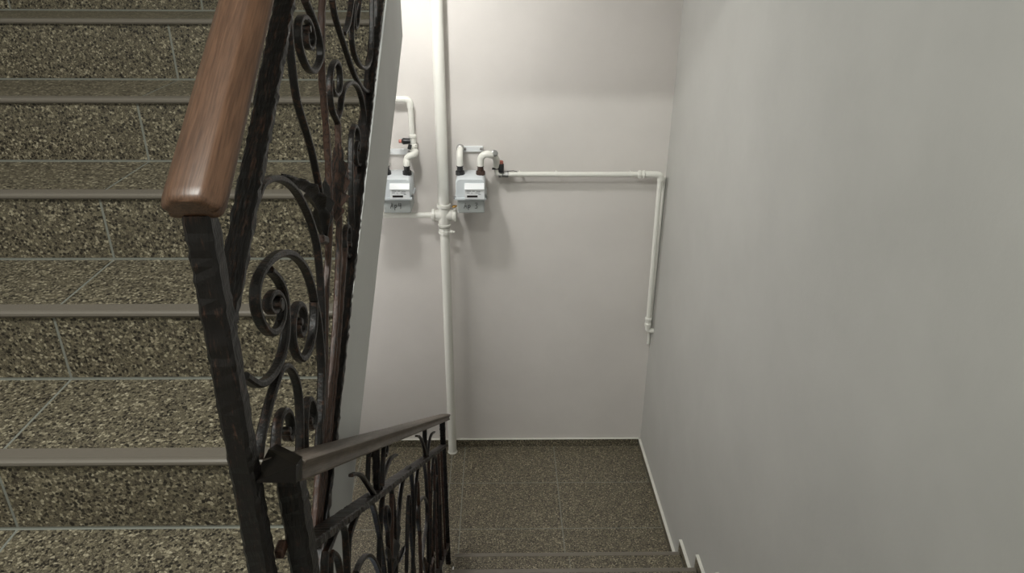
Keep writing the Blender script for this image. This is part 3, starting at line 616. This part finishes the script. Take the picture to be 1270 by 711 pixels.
def prism_x(xa, xb, poly):
    n = len(poly)
    V = [(xa, y, z) for y, z in poly] + [(xb, y, z) for y, z in poly]
    return V, [tuple(range(n)), tuple(range(2 * n - 1, n - 1, -1))] + [(i, (i + 1) % n, (i + 1) % n + n, i + n) for i in range(n)]
XM1, XM2 = -0.223, -0.603
gas_meter(XM1, 'Ap 3', XM1 + 0.040, 'grey gas meter marked Ap 3, right of the thick riser pipe')
gas_meter(XM2, 'Ap4', XM2 + 0.040, 'grey gas meter marked Ap4, left of the thick riser pipe', M_BLACK)
YM = YW - 0.130

def swivel(x, parent, z=-1.072):
    """cream bend rising from the coupling back to the wall bracket"""
    p = [(x, YM, z), (x, YM, z + 0.035)] + arc((x, YM + 0.035, z + 0.035), 0.035, 180, 90, (0, 1, 0), (0, 0, 1))[1:] + [(x, PY + 0.02, z + 0.07)]
    return obj('bend', tube(p, 0.0165, 16), M_PIPE, parent, smooth=40)
# inlet of the right meter
ip = thing('inlet_pipe', 'short cream bend rising from the left coupling of the meter marked Ap 3', 'pipe', (-0.203, YM, -1.072))
swivel(-0.203, ip)
obj('elbow_cap', lathe((-0.203, YW - 0.035, -1.002), (0, -1, 0), [(0, .02), (.03, .02), (.034, .014), (.045, .013)], 12), M_ZINC, ip, smooth=40)
# bracket plate
bk = thing('meter_bracket', 'white steel bracket bar bolted to the wall above the meter marked Ap 3', 'bracket', (-0.145, YW - 0.01, -1.018))
obj('plate', box(-0.190, -0.085, YW - 0.016, YW - 0.0005, -1.030, -1.000, 0.003), M_WHITE, bk)
for x in (-0.18, -0.095): obj('bolt', lathe((x, YW - 0.016, -1.012), (0, -1, 0), [(0, .008), (.006, .008), (.008, .004)], 6), M_ZINC, bk)
# outlet of the right meter: loop to the valve, along the wall, down the corner
op = thing('outlet_pipe', 'thin cream gas pipe from the Ap 3 meter to the right corner and down', 'pipe', (0.4, PY, -1.14))
XO = -0.097
loop = [(XO, YM, -1.072), (XO, YM, -1.045)] + arc((XO + 0.035, YM, -1.045), 0.035, 180, 60, (1, 0, 0), (0, 0, 1))[1:]
loop += [(XO + 0.072, YM + 0.020, -1.022), (XO + 0.082, YM + 0.045, -1.055), (XO + 0.084, PY, -1.10)]
loop += [(XO + 0.090, PY, -1.128), (XO + 0.110, PY, -1.138)]
obj('bend', tube(loop, 0.0180, 16), M_PIPE, op, smooth=60)
obj('union_nut', lathe((XO + 0.070, YM + 0.012, -1.012), (0.25, -1, 0.5), [(0, .017), (.014, .019), (.018, .012), (.022, .012)], 8), M_ZINC, op, smooth=30)
ZH = -1.138
obj('horizontal_pipe', tube([(XO + 0.11, PY, ZH), (0.858, PY, ZH)], 0.0135, 18), M_PIPE, op, smooth=40)
vb = obj('valve_body', lathe((-0.005, PY, ZH), (1, 0, 0), [(0, .014), (.002, .019), (.014, .019), (.018, .015), (.034, .017), (.038, .019), (.052, .019), (.054, .014)], 8), M_ZINC, op, smooth=30)
obj('valve_lever', join(lathe((0.010, PY - 0.012, ZH + 0.015), (0, 0, 1), [(0, .015), (.042, .015), (.047, .011)], 12), box(-0.038, 0.000, PY - 0.018, PY - 0.008, ZH + 0.030, ZH + 0.038)), M_BLACK, vb, smooth=40, label='black valve handle')
obj('valve_cap', lathe((0.010, PY - 0.012, ZH + 0.062), (0, 0, 1), [(0, .012), (.012, .012), (.016, .007)], 10), M_RED, vb, smooth=40, label='red cap')
obj('seal_wire', tube([(0.03, PY, ZH + 0.012), (0.05, PY - 0.01, ZH + 0.020), (0.075, PY - 0.01, ZH + 0.022), (0.095, PY, ZH + 0.014)], 0.0018, 6), M_BLACK, op)
for x in (0.105, 0.30, 0.70):
    obj('pipe_clip', join(lathe((x, PY, ZH), (1, 0, 0), [(0, .0155), (.008, .0155)], 16), box(x + 0.001, x + 0.006, PY, YW, ZH - 0.005, ZH + 0.003)), M_PIPE, op, smooth=40)
obj('union_nut', lathe((0.735, PY, ZH), (1, 0, 0), [(0, .016), (.004, .022), (.014, .022), (.018, .017), (.024, .017), (.028, .022), (.036, .022), (.040, .016)], 8), M_PIPE, op, smooth=30)
obj('elbow', tube([(0.775, PY, ZH), (0.83, PY, ZH)] + arc((0.836, PY, ZH - 0.022), 0.022, 90, 0, (1, 0, 0), (0, 0, 1)) + [(0.858, PY, ZH - 0.034)], 0.0175, 16), M_PIPE, op, smooth=60)
obj('vertical_pipe', tube([(0.8565, PY, ZH - 0.02), (0.866, PY, -2.00)], [0.0135, 0.0135], 18), M_PIPE, op, smooth=40)
obj('union_nut', lathe((0.866, PY, -2.055), (0, 0, 1), [(0, .016), (.004, .020), (.020, .020), (.024, .016), (.040, .016), (.044, .021), (.056, .021), (.060, .016)], 10), M_PIPE, op, smooth=30)
obj('elbow', tube([(0.866, PY, -2.05)] + arc((0.884, PY, -2.066), 0.018, 180, 270, (1, 0, 0), (0, 0, 1)) + [(xr(PY) + 0.0, PY, -2.084)], 0.0155, 16), M_PIPE, op, smooth=60)
tp = thing('service_tube', 'thin cream tube fixed in the corner beside the vertical gas pipe', 'pipe', (0.888, YW - 0.02, -2.95))
obj('tube', tube([(0.8895, YW - 0.0115, -1.17), (0.8895, YW - 0.0115, -2.20)], 0.009, 12), M_PIPE, tp, smooth=40)
obj('tube_clip', lathe((0.8895, YW - 0.0115, -2.02), (0, 0, 1), [(0, .0105), (.014, .0105)], 14), M_PIPE, tp, smooth=40)

# outlet and valve of the left meter
lo = thing('outlet_pipe', 'cream bend and upright pipe with a black valve, rising above the Ap4 meter', 'pipe', (-0.47, PY, -1.07))
XO2 = XM2 + 0.126
obj('bend', tube([(XO2, YM, -1.072), (XO2, YM, -1.05)] + arc((XO2 + 0.030, YM + 0.01, -1.05), 0.030, 180, 90, (1, 0, 0), (0, 0, 1))[1:] + [(XO2 + 0.040, YM + 0.035, -1.018), (XO2 + 0.040, PY - 0.01, -1.012)], 0.0175, 16), M_PIPE, lo, smooth=60)
XP = XO2 + 0.022
obj('valve_body', join(lathe((XP + 0.008, PY, -1.045), (0, 0, 1), [(0, .015), (.003, .020), (.018, .020), (.022, .016), (.050, .018), (.054, .022), (.066, .022), (.070, .016), (.1, .016), (.104, .02), (.116, .02), (.12, .014)], 10)), M_PIPE, lo, smooth=30)
obj('valve_lever', join(lathe((XP - 0.004, PY - 0.015, -0.957), (-1, -0.1, 0), [(0, .014), (.036, .017), (.044, .010)], 12), lathe((XP - 0.004, PY - 0.018, -0.975), (-0.3, -0.2, -1), [(0, .010), (.024, .010)], 10)), M_BLACK, lo, smooth=40, label='black valve handle')
obj('valve_cap', lathe((XP - 0.045, PY - 0.019, -0.957), (-1, -0.1, 0), [(0, .009), (.016, .009), (.018, .005)], 10), M_RED, lo, smooth=40, label='red cap')
obj('vertical_pipe', tube([(XP + 0.006, PY, -0.93), (XP + 0.004, PY, -0.775)], 0.0135, 18), M_PIPE, lo, smooth=40)
obj('elbow', tube([(XP + 0.004, PY, -0.79)] + arc((XP - 0.020, PY, -0.770), 0.024, 0, 90, (1, 0, 0), (0, 0, 1)) + [(XP - 0.05, PY, -0.746), (XP - 0.30, PY, -0.746)], [0.017] * 11 + [0.0135], 16), M_PIPE, lo, smooth=60)
bk2 = thing('meter_bracket', 'white steel bracket bar bolted to the wall above the meter marked Ap4', 'bracket', (XM2 + 0.075, YW - 0.01, -1.018))
obj('plate', box(XM2 + 0.02, XM2 + 0.138, YW - 0.016, YW - 0.0005, -1.045, -1.015, 0.003), M_WHITE, bk2)
obj('bolt', lathe((XM2 + 0.128, YW - 0.016, -1.03), (0, -1, 0), [(0, .008), (.006, .008), (.008, .004)], 6), M_ZINC, bk2)
ip2 = thing('inlet_pipe', 'short cream bend rising from the left coupling of the meter marked Ap4', 'pipe', (XM2 + 0.02, YM, -1.072))
swivel(XM2 + 0.020, ip2)

# ================================================================== LAMPS
l1 = thing('ceiling_lamp', 'round opal ceiling lamp under the upper landing, above the gas meters', 'lamp', (LAMP_LOW[0], LAMP_LOW[1], ZT - 0.10))
obj('lamp_base', lathe((LAMP_LOW[0], LAMP_LOW[1], ZT - 0.12), (0, 0, 1), [(0, .08), (.02, .08)], 28), M_WHITE, l1, smooth=40)
l2 = thing('ceiling_lamp', 'round opal ceiling lamp high above the landing where the two flights meet', 'lamp', (LAMP_HIGH[0], LAMP_HIGH[1], 2.3))
obj('lamp_base', lathe((LAMP_HIGH[0], LAMP_HIGH[1], 2.25), (0, 0, 1), [(0, .15), (.05, .15)], 32), M_WHITE, l2, smooth=40)
